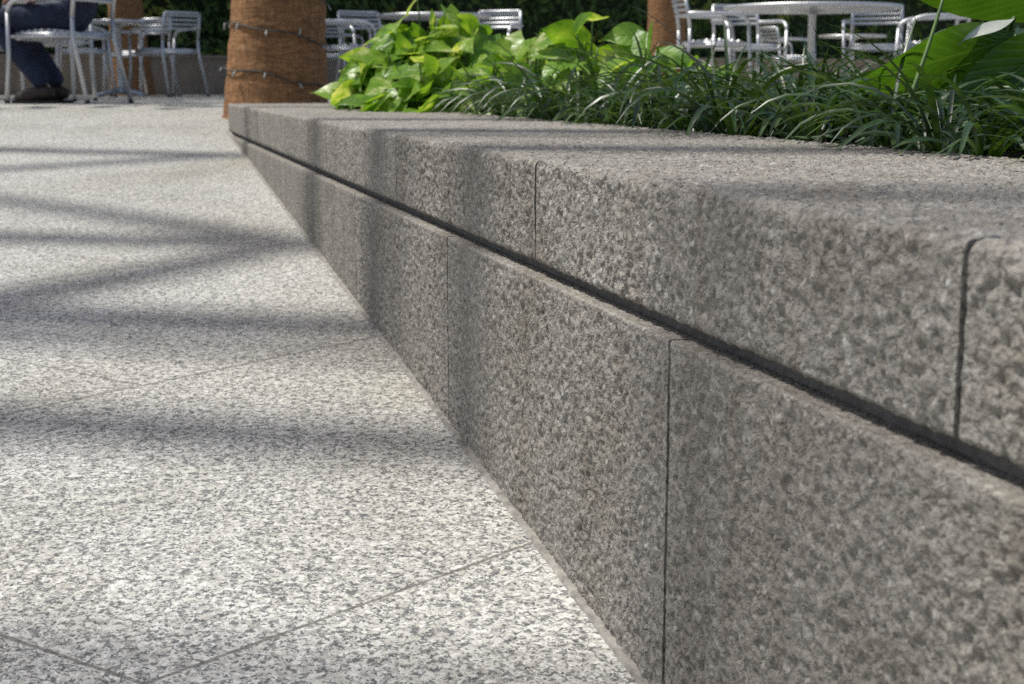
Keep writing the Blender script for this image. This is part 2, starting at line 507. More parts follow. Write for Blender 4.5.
wall = empty('planter_wall', (0, 0, 0))
tag(wall, 'long low planter wall of rough grey granite blocks with a flat bench top', 'planter wall')
cap_j = [-4.6, -3.57, -2.55] + [s_of(961, 330), s_of(535, 212), s_of(396, 170), s_of(326, 149)]
S_END = s_of(228.5, 120)
cap_j += [s_of(326, 149) + (s_of(257.6, 129) - s_of(326, 149)) / 2, s_of(257.6, 129), S_END]
print('cap joints', [round(x, 3) for x in cap_j])
low_j = [-5.0, -4.0, -3.0, -2.02, s_of(666, 510, .010), s_of(447.7, 327, .010), s_of(355.5, 245, .010)]
low_j += [(s_of(355.5, 245, .010) + s_of(270, 170, .010)) / 2, s_of(270, 170, .010), s_of(270, 170, .010) + .98, S_END]
print('low joints', [round(x, 3) for x in low_j])
GAP = .0034
def build_run(origin, D, Nn, caps, lows, parent, fine, seed0):
    for k in range(len(caps) - 1):
        mid = (caps[k] + caps[k + 1]) / 2
        st = .0024 if fine and -2.6 < mid < .4 else .005 if fine and -2.6 < mid < 1.6 else .010 if fine and mid > -2.7 else .02
        profile_block('cap_stone', origin, D, Nn, caps[k] + GAP, caps[k + 1] - GAP, cap_profile(st), st, .0056, seed0 + k, parent, STONE)
    for k in range(len(lows) - 1):
        mid = (lows[k] + lows[k + 1]) / 2
        st = .0027 if fine and -2.1 < mid < .9 else .007 if fine and -2.1 < mid < 1.9 else .012 if fine and mid > -2.2 else .02
        y0 = min(origin.y + D.y * lows[k], origin.y + D.y * lows[k + 1])
        zb = ground_z(y0) - .03
        profile_block('facing_slab', origin, D, Nn, lows[k] + GAP * .9, lows[k + 1] - GAP * .9, slab_profile(st, zb), st, .0052, seed0 + 40 + k, parent, STONE)
build_run(WO, WD, WN, cap_j, low_j, wall, True, 100)
# far end of the bed: the same wall turns the corner
EA = WA - R(90)
ED = Vector((math.cos(EA), math.sin(EA), 0)); EN = Vector((-math.sin(EA), math.cos(EA), 0))
EO = WO + WD * (S_END)
build_run(EO, ED, EN, [WIDTH + .004, 1.6, 2.6, 3.6, 4.6], [.004, 1.0, 2.0, 3.0, 4.0, 4.6], wall, False, 200)
core = MB()
def seg_box(o, D, Nn, a, b, n0, n1, z0, z1):
    q = [o + D * s + Nn * n + Vector((0, 0, z)) for s in (a, b) for n in (n0, n1) for z in (z0, z1)]
    core.add(q, [(0, 1, 3, 2), (4, 6, 7, 5), (0, 4, 5, 1), (2, 3, 7, 6), (0, 2, 6, 4), (1, 5, 7, 3)])
seg_box(EO, ED, EN, .60, 4.55, -.58, -.023, -.9, ZB - .0014)
seg_box(WO, WD, WN, -5.0, S_END - .023, -.60, -.023, -1.3, ZB - .0012)
core.build('joint_mortar', MORTAR, wall); core = MB()
seg_box(WO, WD, WN, -4.5, S_END - .01, -.61, -.006, ZB + .003, ZT - .006)
seg_box(EO, ED, EN, .63, 4.55, -.60, -.006, ZB + .0034, ZT - .0064)
core.build('joint_sealant', SEAL, wall)
gr = MB()
vs, fs = [], []
sl = np.linspace(-5, S_END, 200)
rnd = random.Random(3)
for s in sl:
    for n_, dz in ((.005, .004), (.0170 + rnd.uniform(-.0015, .002), .0045), (.021, -.002)):
        q = WO + WD * float(s) + WN * n_
        vs.append((q.x, q.y, ground_z(q.y) + dz))
for i in range(len(sl) - 1):
    for k in range(2): fs.append((i * 3 + k, i * 3 + k + 1, i * 3 + k + 4, i * 3 + k + 3))
gr.add(vs, fs)
gr.build('grout_strip', GROUT, wall)

# soil of the bed
ZS = ZT - .035
so = MB()
a = WO + WD * -5 - WN * (WIDTH - .01); b_ = EO - WN * (WIDTH - .01) - EN * .3; c_ = EO + ED * 4.6 - EN * .3; d_ = Vector((8, -2.0, 0))
nx = 40
vs = []
for i in range(nx + 1):
    for j in range(nx + 1):
        u, v = i / nx, j / nx
        q = (a * (1 - u) + b_ * u) * (1 - v) + (d_ * (1 - u) + c_ * u) * v
        vs.append((q.x, q.y, ZS + random.Random(i * 99 + j).uniform(-.006, .010)))
so.add(vs, [(i * (nx + 1) + j, (i + 1) * (nx + 1) + j, (i + 1) * (nx + 1) + j + 1, i * (nx + 1) + j + 1) for i in range(nx) for j in range(nx)])
tag(so.build('soil', SOIL, smooth=True), kind='structure')

# ------------------------------------------------------------------ far low wall and hedge
def hedge_y(x): return 18.5 + .3 * x
fw = MB()
HA = math.atan(.3)
Mh = Matrix.Rotation(HA, 3, 'Z')
fw.box((0, 18.5, .20), (40, .35, .46), Mh)
fw.box((0, 18.5, .445), (40, .40, .035), Mh)
tag(fw.build('low_wall', STONE_FAR), 'low dark brown grey stone wall running along the foot of the clipped hedge', 'wall')
hd = empty('hedge', (0, 18.9, .45), HA)
tag(hd, 'tall dense dark green hedge standing behind the low wall at the back', 'hedge')
core_h = MB(); core_h.box((0, .55, 1.7), (38, .8, 3.4)); core_h.build('shade_core', HEDGE_IN, hd)  # solid core, its dark colour paints the shade between the hedge leaves
rnd = random.Random(11)
lf = MB()
for k in range(17000):
    x = rnd.uniform(-15, 15) if k < 15000 else rnd.uniform(-19, 19)
    z = rnd.uniform(-.1, 1.5) if k < 12500 else rnd.uniform(1.4, 3.5)
    yb = .10 + .16 * math.sin(x * 2.1 + z * 3) * math.sin(z * 2.3 + x)
    y = yb - rnd.random() ** 2 * .22
    c = Vector((x, y, z))
    n = Vector((rnd.gauss(0, .5), -1, rnd.gauss(.35, .5))).normalized()
    t = n.cross(Vector((rnd.gauss(0, 1), rnd.gauss(0, 1), rnd.gauss(0, 1)))).normalized(); w = n.cross(t)
    L = rnd.uniform(.045, .085); W = L * .42
    lf.add([c - t * L, c + w * W + n * .01, c + t * L, c - w * W + n * .01], [(0, 1, 2, 3)])
lf.build('foliage', HEDGE, hd)

# ------------------------------------------------------------------ palms
DECAY = 1.7
def frond_mesh(rnd, L):
    m = MB()
    pts = bez((0, 0, 0), (L * .5, 0, L * .32), (L, 0, -L * .28), 12)
    m.tube(pts, [.025 * (1 - .85 * i / 12) for i in range(13)], 5)
    for i in range(4, 48):
        t = i / 48
        p = pts[0] * (1 - t) ** 2 + Vector((L * .5, 0, L * .32)) * 2 * t * (1 - t) + pts[-1] * t * t
        ll = .55 * math.sin(math.pi * min(1, t * .85 + .12)) + .08
        for sd in (-1, 1):
            tip = p + Vector((ll * .55, sd * ll * .8, -ll * .35 + rnd.uniform(-.06, .06)))
            mid = (p + tip) / 2 + Vector((0, 0, .03)); w = Vector((.018, 0, 0))
            m.add([p - w, p + w, mid + w, tip, mid - w], [(0, 1, 2, 4), (4, 2, 3)])
    return m
def palm(name, base, rad, flare, h, lean, seed, label, nf=26, L=2.6, group='palm trees around the plaza'):
    rnd = random.Random(seed)
    o = empty(name, base); tag(o, label, 'palm tree', group)
    m = MB(); n = 40; vs = []; rows = 150
    for i in range(rows + 1):
        t = (i / rows) ** 1.6; z = t * h
        ring = .0028 * math.sin(z * 62 + .8 * math.sin(z * 7)) if z > .12 else 0
        r = rad * (1 - .25 * t) + (flare - rad) * math.exp(-z * DECAY) + ring * (rad / .25)
        for k in range(n):
            a_ = 2 * math.pi * k / n
            rr = r + rnd.uniform(-.004, .004) * rad / .25 + .006 * math.sin(3 * a_ + z * 2)
            vs.append((lean[0] * z + rr * math.cos(a_), lean[1] * z + rr * math.sin(a_), z - .05))
    fs = [(i * n + k, i * n + (k + 1) % n, (i + 1) * n + (k + 1) % n, (i + 1) * n + k) for i in range(rows) for k in range(n)]
    m.add(vs, fs); m.build('trunk', BARK, o, smooth=True)
    c = MB()
    for k in range(nf):
        f = frond_mesh(rnd, L * rnd.uniform(.85, 1.1))
        M = Matrix.Translation((lean[0] * h, lean[1] * h, h - .1)) @ Matrix.Rotation(2.39996 * k, 4, 'Z') @ Matrix.Rotation(R(35 - 85 * (k / nf)) * -1, 4, 'Y')
        c.add([M @ Vector(v) for v in f.v], f.f)
    c.build('crown', FROND, o)
    return o

P1 = Vector(((278 - 512) / F * 8.1, 8.1, ground_z(8.1)))
palm('palm_tree', P1,   .245, .302, 8.5, (.045, 0), 1, 'thick brown palm trunk wrapped in string lights at the far end of the wall')
P2 = Vector(((137 - 512) / F * 16, 16, 0))
palm('palm_tree', P2, .175, .275, 8.0, (-.02, 0), 2, 'palm trunk with flared base standing behind the small left table')
P3 = Vector(((664 - 512) / F * 14.2, 14.2, 0))
palm('palm_tree', P3, .175, .23, 8.5, (-.02, 0), 3, 'slim palm trunk with dark bark beside the large right table')

# string lights wound round the near trunk
sl_o = empty('string_lights', P1); tag(sl_o, 'thin dark cord of small pale bulbs wound round the thick palm trunk', 'string lights')
def trunk_r(z): t = z / 8.5; return .245 * (1 - .25 * t) + .057 * math.exp(-z * DECAY) + .006
cm = MB(); pts = []; bulbs = []
z0, pitch_ = .56, .24
for i in range(-260, 62):
    ang = R(196) + i * R(9)
    z = z0 - pitch_ * i / 40 + .010 * math.sin(i * .7) + .012 * math.sin(i * .31)
    front = math.sin(ang)
    r = trunk_r(z) + .004
    p = Vector((.045 * z + r * math.cos(ang), r * math.sin(ang), z - .06 * front * 0 - .05))
    # the cord sags towards the right on the side seen from the bench
    pts.append(p)
    if i % 4 == 0: bulbs.append((p, ang))
cm.tube(pts, .0045, 6); cm.build('cord', CORD, sl_o, smooth=True)
rnd = random.Random(5)
for p, ang in bulbs[-95:]:
    q = p + Vector((math.cos(ang), math.sin(ang), 0)) * .012
    b = MB(); dz = rnd.choice((-1, -1, 1)) * rnd.uniform(.015, .03)
    dr = Vector((math.cos(ang) * .6 + rnd.uniform(-.4, .4), math.sin(ang) * .6 + rnd.uniform(-.4, .4), 0)) * .02
    b.tube([q, q + (dr + Vector((0, 0, dz))) * .5, q + dr + Vector((0, 0, dz)), q + (dr + Vector((0, 0, dz))) * 1.25], [.0035, .0055, .0048, .002], 6)
    b.build('bulb', BULB, sl_o, smooth=True)

# ------------------------------------------------------------------ unseen trees added left of the picture; their trunks and limbs shade the paving
def floor_pt(x, y):
    u = (x - 512) / F; v = (342 - y) / F
    d = Vector((u, math.cos(PITCH) + v * math.sin(PITCH), v * math.cos(PITCH) - math.sin(PITCH)))
    t = 1.0
    for _ in range(60):
        q = Vector((0, 0, EYE)) + d * t
        t -= (q.z - ground_z(q.y)) / (d.z - .068 * d.y if q.y < 8.9 else d.z)
    return Vector((0, 0, EYE)) + d * t
SH = Vector((math.cos(SUN_AZ), math.sin(SUN_AZ), 0))
def shadow_tree(hit, dist, rad, h, seed, label, limbs=()):
    """an added, unseen tree placed so its trunk shade crosses the paving at the point hit"""
    rnd = random.Random(seed)
    b = hit + SH * dist; b.z = ground_z(b.y)
    o = empty('unseen_slender_tree', b); tag(o, label, 'tree', 'unseen slender trees added to shade the ramp')
    m = MB(); pts = []; rs = []
    ph = rnd.uniform(0, 6)
    for i in range(25):
        t = i / 24
        pts.append((.05 * math.sin(t * 7 + ph), .035 * math.sin(t * 9 + ph * 2), t * h - .1)); rs.append(rad * (1 - .45 * t) + .03 * math.exp(-t * 30))
    m.tube(pts, rs, 10); m.build('trunk', TREEBARK, o, smooth=True)
    for (p, q, r0, r1) in limbs:
        l = MB(); p = p - b; q = q - b
        mid = (p + q) / 2 + Vector((0, 0, .12))
        l.tube(bez(p, mid, q, 10), [r0 + (r1 - r0) * i / 10 for i in range(11)], 8); l.build('limb', TREEBARK, o, smooth=True)
    c = MB()
    for k in range(2600):
        th = rnd.uniform(0, 6.283); ph_ = math.acos(rnd.uniform(-1, 1)); rr = 1.6 * rnd.random() ** .4
        q = Vector((rr * math.sin(ph_) * math.cos(th), rr * math.sin(ph_) * math.sin(th), h + .9 + rr * math.cos(ph_) * .8))
        n = Vector((rnd.gauss(0, 1), rnd.gauss(0, 1), rnd.gauss(0, 1))).normalized()
        t = n.orthogonal().normalized(); w = n.cross(t); L = rnd.uniform(.06, .11)
        c.add([q - t * L, q + w * L * .45, q + t * L, q - w * L * .45], [(0, 1, 2, 3)])
    c.build('crown', TREELEAF, o)
    return o
def up(px, py, t): return floor_pt(px, py) + S * t
CE = math.cos(SUN_EL)
shadow_tree(floor_pt(462, 450), 9.4, .155, 28.0, 21, 'unseen slender grey tree, added for its shade, nearest the camera left of the ramp')
shadow_tree(floor_pt(372, 325), 9.6, .20, 28.5, 22, 'unseen slender grey tree, added for its shade, second along the row left of the ramp',
          [(up(-40, 306, (9.6 - 1.1) / CE), up(306, 241, 22.6),   .12, .085)])
shadow_tree(floor_pt(304, 243), 9.8, .14, 28.5, 23, 'unseen slender grey tree, added for its shade, third along the row left of the ramp',
          [(up(304, 243, 9.8 / CE), up(-60, 192, 25.5), .10, .075)])
shadow_tree(floor_pt(230, 155), 10.0, .13, 29.0, 24, 'unseen slender grey tree, added for its shade, fourth along the row left of the ramp',
          [(up(230, 155, 10.0 / CE), up(-40, 171, 26.0), .09, .07)])
shadow_tree(Vector((.30, 1.22, ZT)), 9.5, .055, 27.0, 25, 'thinnest unseen tree, added for its shade, in the row left of the ramp')
shadow_tree(Vector((.10, 2.75, ZT)), 9.6, .07, 27.0, 26, 'thin unseen tree, added for its shade, between two bigger ones left of the ramp')

shadow_tree(floor_pt(330, 700), 9.5, .10, 28.0, 27, 'unseen slender grey tree, added for its shade, standing almost level with the near end of the wall')
shadow_tree(WO + WD * s_of(895, 400), 9.5, .07, 28.0, 28, 'unseen slender grey tree, added for its shade, behind the viewpoint at the foot of the ramp')

def unseen_shade_tree(base, h, rad, seed, label, n=4500):  # out-of-view tree added to shade the far floor and tables
    rnd = random.Random(seed)
    o = empty('unseen_shade_tree', base); tag(o, label, 'tree', 'unseen broad trees added to shade the tables')
    m = MB(); m.tube([(0, 0, -.1), (.05, 0, h * .3), (0, .05, h * .62)], [.2, .16, .12], 10); m.build('trunk', TREEBARK, o, smooth=True)
    for k in range(7):
        l = MB(); a_ = k * .9
        l.tube(bez((0, 0, h * .55), (.5 * math.cos(a_), .5 * math.sin(a_), h * .75), (rad * .7 * math.cos(a_), rad * .7 * math.sin(a_), h * .85), 6), [.09, .08, .07, .06, .05, .04, .02], 6)
        l.build('limb', TREEBARK, o, smooth=True)
    c = MB()
    cl = [(Vector((rnd.uniform(-1, 1), rnd.uniform(-1, 1), rnd.uniform(-.5, .5))), rnd.uniform(.35, .6)) for _ in range(26)]
    for k in range(n):
        ce, cr = cl[k % len(cl)]
        q = ce + Vector((rnd.gauss(0, cr * .45), rnd.gauss(0, cr * .45), rnd.gauss(0, cr * .35)))
        q = Vector((q.x * rad, q.y * rad, h + q.z * rad * .6))
        n_ = Vector((rnd.gauss(0, 1), rnd.gauss(0, 1), rnd.gauss(.5, 1))).normalized()
        t = n_.orthogonal().normalized(); w = n_.cross(t); L = rnd.uniform(.08, .15)
        c.add([q - t * L, q + w * L * .5, q + t * L, q - w * L * .5], [(0, 1, 2, 3)])
    c.build('crown', TREELEAF, o)
unseen_shade_tree((-6.9, 11.7, 0), 7.0, 2.4, 31, 'unseen broad leafy tree, added for its shade, beyond the left edge beside the seated person')
unseen_shade_tree((-6.6, 15.6, 0), 7.5, 2.6, 32, 'unseen broad leafy tree, added for its shade, nearer the hedge on the left side')

# ------------------------------------------------------------------ tables and chairs
def make_chair():
    o = empty('cafe_chair')
    seat = MB()
    for k in range(9):
        y = -.19 + .05 * k; zz = .445 + .012 * math.cos((y) * 9) - (.02 if k == 8 else 0)
        seat.tube([(-.205, y, zz), (-.1, y, zz - .006), (.1, y, zz - .006), (.205, y, zz)], .0205, 6, flat=1.0)
    seat.tube([(-.215, -.2, .44), (-.215, .2, .44)], .012, 6); seat.tube([(.215, -.2, .44), (.215, .2, .44)], .012, 6)
    seat.build('seat', ALU, o, smooth=True)
    bk = MB()
    for k in range(4):
        z = .652 + .041 * k; y = -.255 - .03 * k / 3
        q = bez((-.205, y + .01, z), (0, y - .09, z), (.205, y + .01, z), 10)
        vs = []
        for p in q: vs += [p + Vector((0, 0, -.0115)), p + Vector((0, 0, .0115)), p + Vector((0, -.008, .0115)), p + Vector((0, -.008, -.0115))]
        fs = [(i * 4 + e, i * 4 + (e + 1) % 4, i * 4 + 4 + (e + 1) % 4, i * 4 + 4 + e) for i in range(10) for e in range(4)]
        bk.add(vs, fs)
    for sx in (-1, 1): bk.tube([(sx * .21, -.235, .55), (sx * .212, -.255, .69), (sx * .205, -.28, .80)], .015, 8)
    bk.tube(bez((-.205, -.28, .80), (0, -.385, .805), (.205, -.28, .80), 10), .0145, 8)
    bk.build('backrest', ALU, o, smooth=True)
    for sx in (-1, 1):
        ar = MB()
        ar.tube(bez((sx * .212, -.255, .665), (sx * .275, -.2, .665), (sx * .275, .06, .66), 8) + bez((sx * .275, .06, .66), (sx * .272, .20, .658), (sx * .268, .215, .58), 6)[1:], .0155, 8)
        ar.build('armrest', ALU, o, smooth=True)
        lg = MB(); lg.tube([(sx * .268, .215, .58), (sx * .255, .235, .3), (sx * .262, .262, 0.012)], .0145, 8); lo = lg.build('leg', ALU, o, smooth=True)
        ft = MB(); ft.tube([(sx * .2622, .2625, .0), (sx * .262, .262, .022)], .017, 8); ft.build('foot_cap', CAP_BLACK, lo)
        lg = MB(); lg.tube([(sx * .21, -.235, .56), (sx * .215, -.235, .42), (sx * .235, -.335, .012)], .0145, 8); lo = lg.build('leg', ALU, o, smooth=True)
        ft = MB(); ft.tube([(sx * .2352, -.336, .0), (sx * .235, -.335, .022)], .017, 8); ft.build('foot_cap', CAP_BLACK, lo)
    fr = MB()
    for y in (-.215, .2): fr.tube([(-.262 if y > 0 else -.215, y, .425), (.262 if y > 0 else .215, y, .425)], .011, 6)
    for sx in (-1, 1): fr.tube([(sx * .215, -.215, .425), (sx * .262, .2, .425)], .011, 6)
    fr.build('seat_frame', ALU, o, smooth=True)
    return o

CH = [None]
def chair(px, Y, face, label, group, dx=0):
    if CH[0] is None: CH[0] = make_chair(); o = CH[0]
    else: o = copy_tree(CH[0])
    o.location = ((px - 512) / F * Y + dx, Y, ground_z(Y))
    o.rotation_euler = (0, 0, R(face - 90))
    tag(o, label, 'chair', group)
    return o

TB = {}
def table(px, Y, rad, label):
    o = empty('cafe_table', ((px - 512) / F * Y, Y, ground_z(Y)))
    tag(o, label, 'table', 'round cafe tables')
    t = MB(); t.lathe([(0, .70), (rad * .86, .702), (rad - .03, .705), (rad - .03, .728), (rad - .012, .7305), (0, .7305)], 56); tp = t.build('tabletop', ALU_TOP, o)
    r = MB(); r.lathe([(rad - .0105, .7025), (rad, .706), (rad + .004, .7185), (rad, .731), (rad - .0105, .7335), (rad - .0105, .7025)], 56); r.build('rim', ALU, tp, smooth=True)
    p = MB(); p.lathe([(.032, .06), (.03, .1), (.03, .66), (.05, .68), (.11, .699)], 20); p.build('pedestal', ALU, o, smooth=True)
    b = MB()
    for k in range(4):
        a_ = R(45 + 90 * k + 12)
        d = Vector((math.cos(a_), math.sin(a_), 0))
        b.tube([d * .02 + Vector((0, 0, .07)), d * .16 + Vector((0, 0, .05)), d * (.2 + rad * .28) + Vector((0, 0, .022))], [.03, .024, .018], 8)
        b.lathe([(.0, 0), (.022, 0), (.022, .014), (0, .02)], 10, d * (.19 + rad * .28))
    b.lathe([(.045, .03), (.06, .045), (.045, .085), (.03, .1)], 20)
    b.build('pedestal_foot', ALU, o, smooth=True)
    return o

G1, G2, G3, G4 = 'chairs round the large right table', 'chairs round the middle table', 'chairs round the small left table', 'chairs beside the seated person'
table(805, 11.6, .70, 'large round aluminium table on a single post behind the grass on the right')
chair(709, 11.5, 5, 'pale slatted chair left of the large right table facing it sideways', G1)
chair(742, 12.6, -75, 'slatted chair on the far left side of the large right table', G1)
chair(868, 12.6, -105, 'slatted chair on the far right side of the large right table', G1)
chair(922, 11.8, 175, 'slatted chair at the right end of the large right table behind the big leaf', G1)
table(845, 18.4, .42, 'distant small round table seen under the large right table')
chair(782, 17.9, 20, 'distant slatted chair seen under the left half of the large right table', G1)
table(436, 13.0, .50, 'round pale table showing just above the bright green leaves')
chair(490, 13.5, -110, 'slatted chair right of the middle table above the green leaves', G2)
chair(374, 13.7, -60, 'slatted chair left of the middle table with its back to the hedge', G2)
chair(352, 12.9, 10, 'slatted chair seen side on left of the middle table', G2)
chair(338, 16.6, 75, 'distant chair low between the thick palm trunk and the leaves', G2)
table(127, 14.2, .36, 'small round table with spread foot at left in front of a palm')
chair(92, 14.1, 20, 'slatted chair left of the small table behind the seated person', G3)
chair(146, 15.1, -120, 'slatted chair behind the small left table', G3)
chair(173, 14.3, 140, 'slatted chair right of the small left table seen from behind', G3)
chair(-2, 12.2, 80, 'chair cut by the left edge of the picture behind the person', G4)
PC_Y = 9.5; PCX = (78 - 512) / F * PC_Y
chair(73, PC_Y, 160, 'aluminium armchair with a person in dark jeans sitting in it', G4)
chair(58, 10.55, 95, 'empty aluminium chair just beyond the seated person', G4)

# ------------------------------------------------------------------ seated person
def skin_body(name, nodes, edges, parent, mats, assign, sub=2):
    me = bpy.data.meshes.new(name)
    names = list(nodes); idx = {k: i for i, k in enumerate(names)}
    me.from_pydata([nodes[k][0] for k in names], [(idx[a], idx[b]) for a, b in edges], [])
    o = bpy.data.objects.new(name, me); COL.objects.link(o)
    md = o.modifiers.new('skin', 'SKIN'); md.use_smooth_shade = True
    for i, k in enumerate(names):
        r = nodes[k][1]; me.skin_vertices[0].data[i].radius = r if isinstance(r, tuple) else (r, r)
    me.skin_vertices[0].data[0].use_root = True
    sb = o.modifiers.new('sub', 'SUBSURF'); sb.levels = sub; sb.render_levels = sub
    dg = bpy.context.evaluated_depsgraph_get()
    ev = o.evaluated_get(dg)
    nm = bpy.data.meshes.new_from_object(ev)
    o.modifiers.clear(); o.data = nm; bpy.data.meshes.remove(me)
    nm.materials.clear()
    for mt in mats: nm.materials.append(mt)
    for p in nm.polygons:
        p.material_index = assign(p.center); p.use_smooth = True
    if parent is not None: o.parent = parent
    return o
pr = empty('person', (PCX, PC_Y, 0), R(170 - 90))
tag(pr, 'seated person in dark blue jeans, navy top and brown shoes, feet tucked under the chair', 'person')
nd = {'pelvis': ((0, -.10, .57), (.155, .125)), 'waist': ((0, -.13, .72), (.135, .105)), 'chest': ((0, -.13, .92), (.165, .115)), 'neckb': ((0, -.12, 1.07), (.085, .07)),
      'neck': ((0, -.10, 1.13), .052), 'headb': ((0, -.075, 1.20), (.075, .085)), 'head': ((0, -.07, 1.27), (.078, .095)), 'top': ((0, -.075, 1.345), (.06, .07))}
ed = [('pelvis', 'waist'), ('waist', 'chest'), ('chest', 'neckb'), ('neckb', 'neck'), ('neck', 'headb'), ('headb', 'head'), ('head', 'top')]
for s_, t in ((-1, 'a'), (1, 'b')):
    nd.update({'hip' + t: ((s_ * .10, -.03, .545), .098), 'th' + t: ((s_ * .12, .18, .555), .092), 'kn' + t: ((s_ * .13, .45, .545), .075), 'cf' + t: ((s_ * .12, .31, .35), .076),
               'an' + t: ((s_ * .10, .13, .11), .06), 'sh' + t: ((s_ * .19, -.12, 1.01), .062), 'el' + t: ((s_ * .25, -.02, .76), .045), 'wr' + t: ((s_ * .17, .20, .70), .030),
               'pm' + t: ((s_ * .14, .26, .68), (.040, .018))})
    ed += [('pelvis', 'hip' + t), ('hip' + t, 'th' + t), ('th' + t, 'kn' + t), ('kn' + t, 'cf' + t), ('cf' + t, 'an' + t), ('chest', 'sh' + t), ('sh' + t, 'el' + t), ('el' + t, 'wr' + t), ('wr' + t, 'pm' + t)]
    for q in range(4):
        ox = -.027 + .018 * q; l1 = (.04, .046, .043, .034)[q]
        nd.update({f'f{t}{q}a': ((s_ * .14 + ox, .30, .672), .0095), f'f{t}{q}b': ((s_ * .14 + ox * 1.1, .30 + l1, .655), .0085), f'f{t}{q}c': ((s_ * .14 + ox * 1.1, .315 + l1 * 1.1, .628), .007)})
        ed += [('pm' + t, f'f{t}{q}a'), (f'f{t}{q}a', f'f{t}{q}b'), (f'f{t}{q}b', f'f{t}{q}c')]
    nd.update({f't{t}a': ((s_ * .14 - s_ * .045, .255, .672), .011), f't{t}b': ((s_ * .14 - s_ * .055, .29, .655), .0085)})
    ed += [('wr' + t, f't{t}a'), (f't{t}a', f't{t}b')]
def who(c):
    if c.z > 1.10 and abs(c.x) < .12: return 2
    if c.y > .185 and .60 < c.z < .76 and abs(c.x) > .05 and c.z > .625: return 2 if c.y > .20 and c.z > .635 else 1
    if c.z > .665: return 1
    return 0
skin_body('body', nd, ed, pr, [JEANS, SHIRT, SKIN], who)
hm = MB()
hm.lathe([(.0, .115), (.05, .105), (.085, .07), (.098, .02), (.095, -.03), (.08, -.07)], 20, (0, -.10, 1.29)); hm.build('hair', HAIR, pr, smooth=True)
for s_ in (-1, 1):
    e = MB(); e.lathe([(0, -.012), (.012, 0), (0, .012)], 10, (s_ * .032, .018, 1.275)); e.build('eye', CAP_BLACK, pr, smooth=True)
    sh = MB()
    sh.tube([(s_ * .10, .075, .062), (s_ * .10, .12, .07), (s_ * .10, .19, .062), (s_ * .105, .27, .045), (s_ * .108, .325, .034), (s_ * .108, .345, .03)], [.03, .05, .05, .044, .034, .012], 12, flat=.9)
    so_ = sh.build('shoe', SHOE, pr, smooth=True)
    sl2 = MB(); sl2.box((s_ * .104, .205, .011), (.085, .285, .022)); sl2.build('sole', SOLE, so_)

# ------------------------------------------------------------------ plants in the bed
def heart_leaf(m, base, dirv, nrm, L, W, curl, rnd, fold=.18, heart=True):
    dirv = dirv.normalized(); nrm = (nrm - dirv * nrm.dot(dirv)).normalized(); sd = dirv.cross(nrm)
    nu, nv = 9, 5
    vs = []
    wv = rnd.uniform(0, 6); tone = rnd.random()
    for i in range(nu + 1):
        t = i / nu
        if heart: w = W * (math.sin(math.pi * min(1, t * .86 + .14)) ** .75) * (1 - t ** 3.2) * 1.15
        else: w = W * math.sin(math.pi * (t * .97 + .02)) ** .8 * (1 - .25 * t)
        for j in range(-2, 3):
            u = j / 2
            back = -.16 * L * abs(u) ** 1.3 * (1 - t) ** 3 if heart else 0
            p = base + dirv * (L * t + back - L * .12 * curl * t * t) + sd * (w * u) + nrm * (fold * w * abs(u) - curl * L * t * t * .8 + .035 * L * math.sin(5 * t + wv + u) * abs(u))
            vs.append(p); m.uv.append((u, t, tone))
    fs = [(i * 5 + j, i * 5 + j + 1, (i + 1) * 5 + j + 1, (i + 1) * 5 + j) for i in range(nu) for j in range(4)]
    m.add(vs, fs)

def bed(s, off): return WO + WD * s - WN * (WIDTH + off) + Vector((0, 0, ZS))

def pothos(c, rad, h, n, seed, label):
    rnd = random.Random(seed)
    o = empty('pothos_plant', c); tag(o, label, 'plant', 'broad leaved plants in the bed')
    m = MB(); st = MB()
    for k in range(n):
        a_ = rnd.uniform(0, 6.283); rr = rnd.random() ** .55
        top = h * (1 - rr ** 2 * .75) * rnd.uniform(.45, 1.0)
        q = Vector((math.cos(a_) * rad * rr, math.sin(a_) * rad * rr, max(.02, top)))
        out = Vector((math.cos(a_), math.sin(a_), 0))
        d = (out * rnd.uniform(.3, 1.0) + Vector((rnd.gauss(0, .45), rnd.gauss(-.15, .45), rnd.gauss(-.1, .35))))
        n_ = (Vector((rnd.gauss(-.25, .45), rnd.gauss(-.45, .4), .85)) + out * .35)
        L = rnd.uniform(.09, .17); 
        heart_leaf(m, q, d, n_, L, L * rnd.uniform(.28, .40), rnd.uniform(.05, .6), rnd, rnd.uniform(.15, .5))
        st.tube(bez((q.x * .35, q.y * .35, -.02), (q.x * .6, q.y * .6, q.z * .8), q, 5), [.005, .0045, .004, .0035, .003, .0025], 5)
    m.build('foliage', POTHOS, o, smooth=True); st.build('stems', STEM, o, smooth=True)

SB = lambda px, Y, py=84: Vector(((px - 512) / F * Y, Y, ZS))
pothos(SB(392, 5.75), .18, .30, 95, 41, 'bright green broad leaved plant at the far left end of the bed beside the palm')
pothos(SB(430, 5.7), .22, .47, 120, 42, 'tallest bright green broad leaved plant with a leaf reaching above the middle table')
pothos(SB(424, 5.25), .18, .22, 80, 43, 'low yellow green leafy plant at the bed edge in front of the tallest one')
pothos(SB(484, 5.5), .19, .37, 75, 44, 'broad leaved plant just right of the tallest one and behind dark grass')
pothos(SB(534, 4.9), .18, .30, 44, 45, 'broad leaved plant half hidden by grass below the far middle chair')
pothos(SB(588, 4.5), .16, .37, 42, 46, 'broad leaved plant with two upright pale leaves above the grass')
pothos(SB(645, 4.4), .15, .30, 30, 47, 'low broad leaved plant in front of the slim palm trunk')
pothos(SB(702, 4.2), .12, .24, 14, 48, 'broad leaved plant with one large dark leaf beside the right palm trunk')

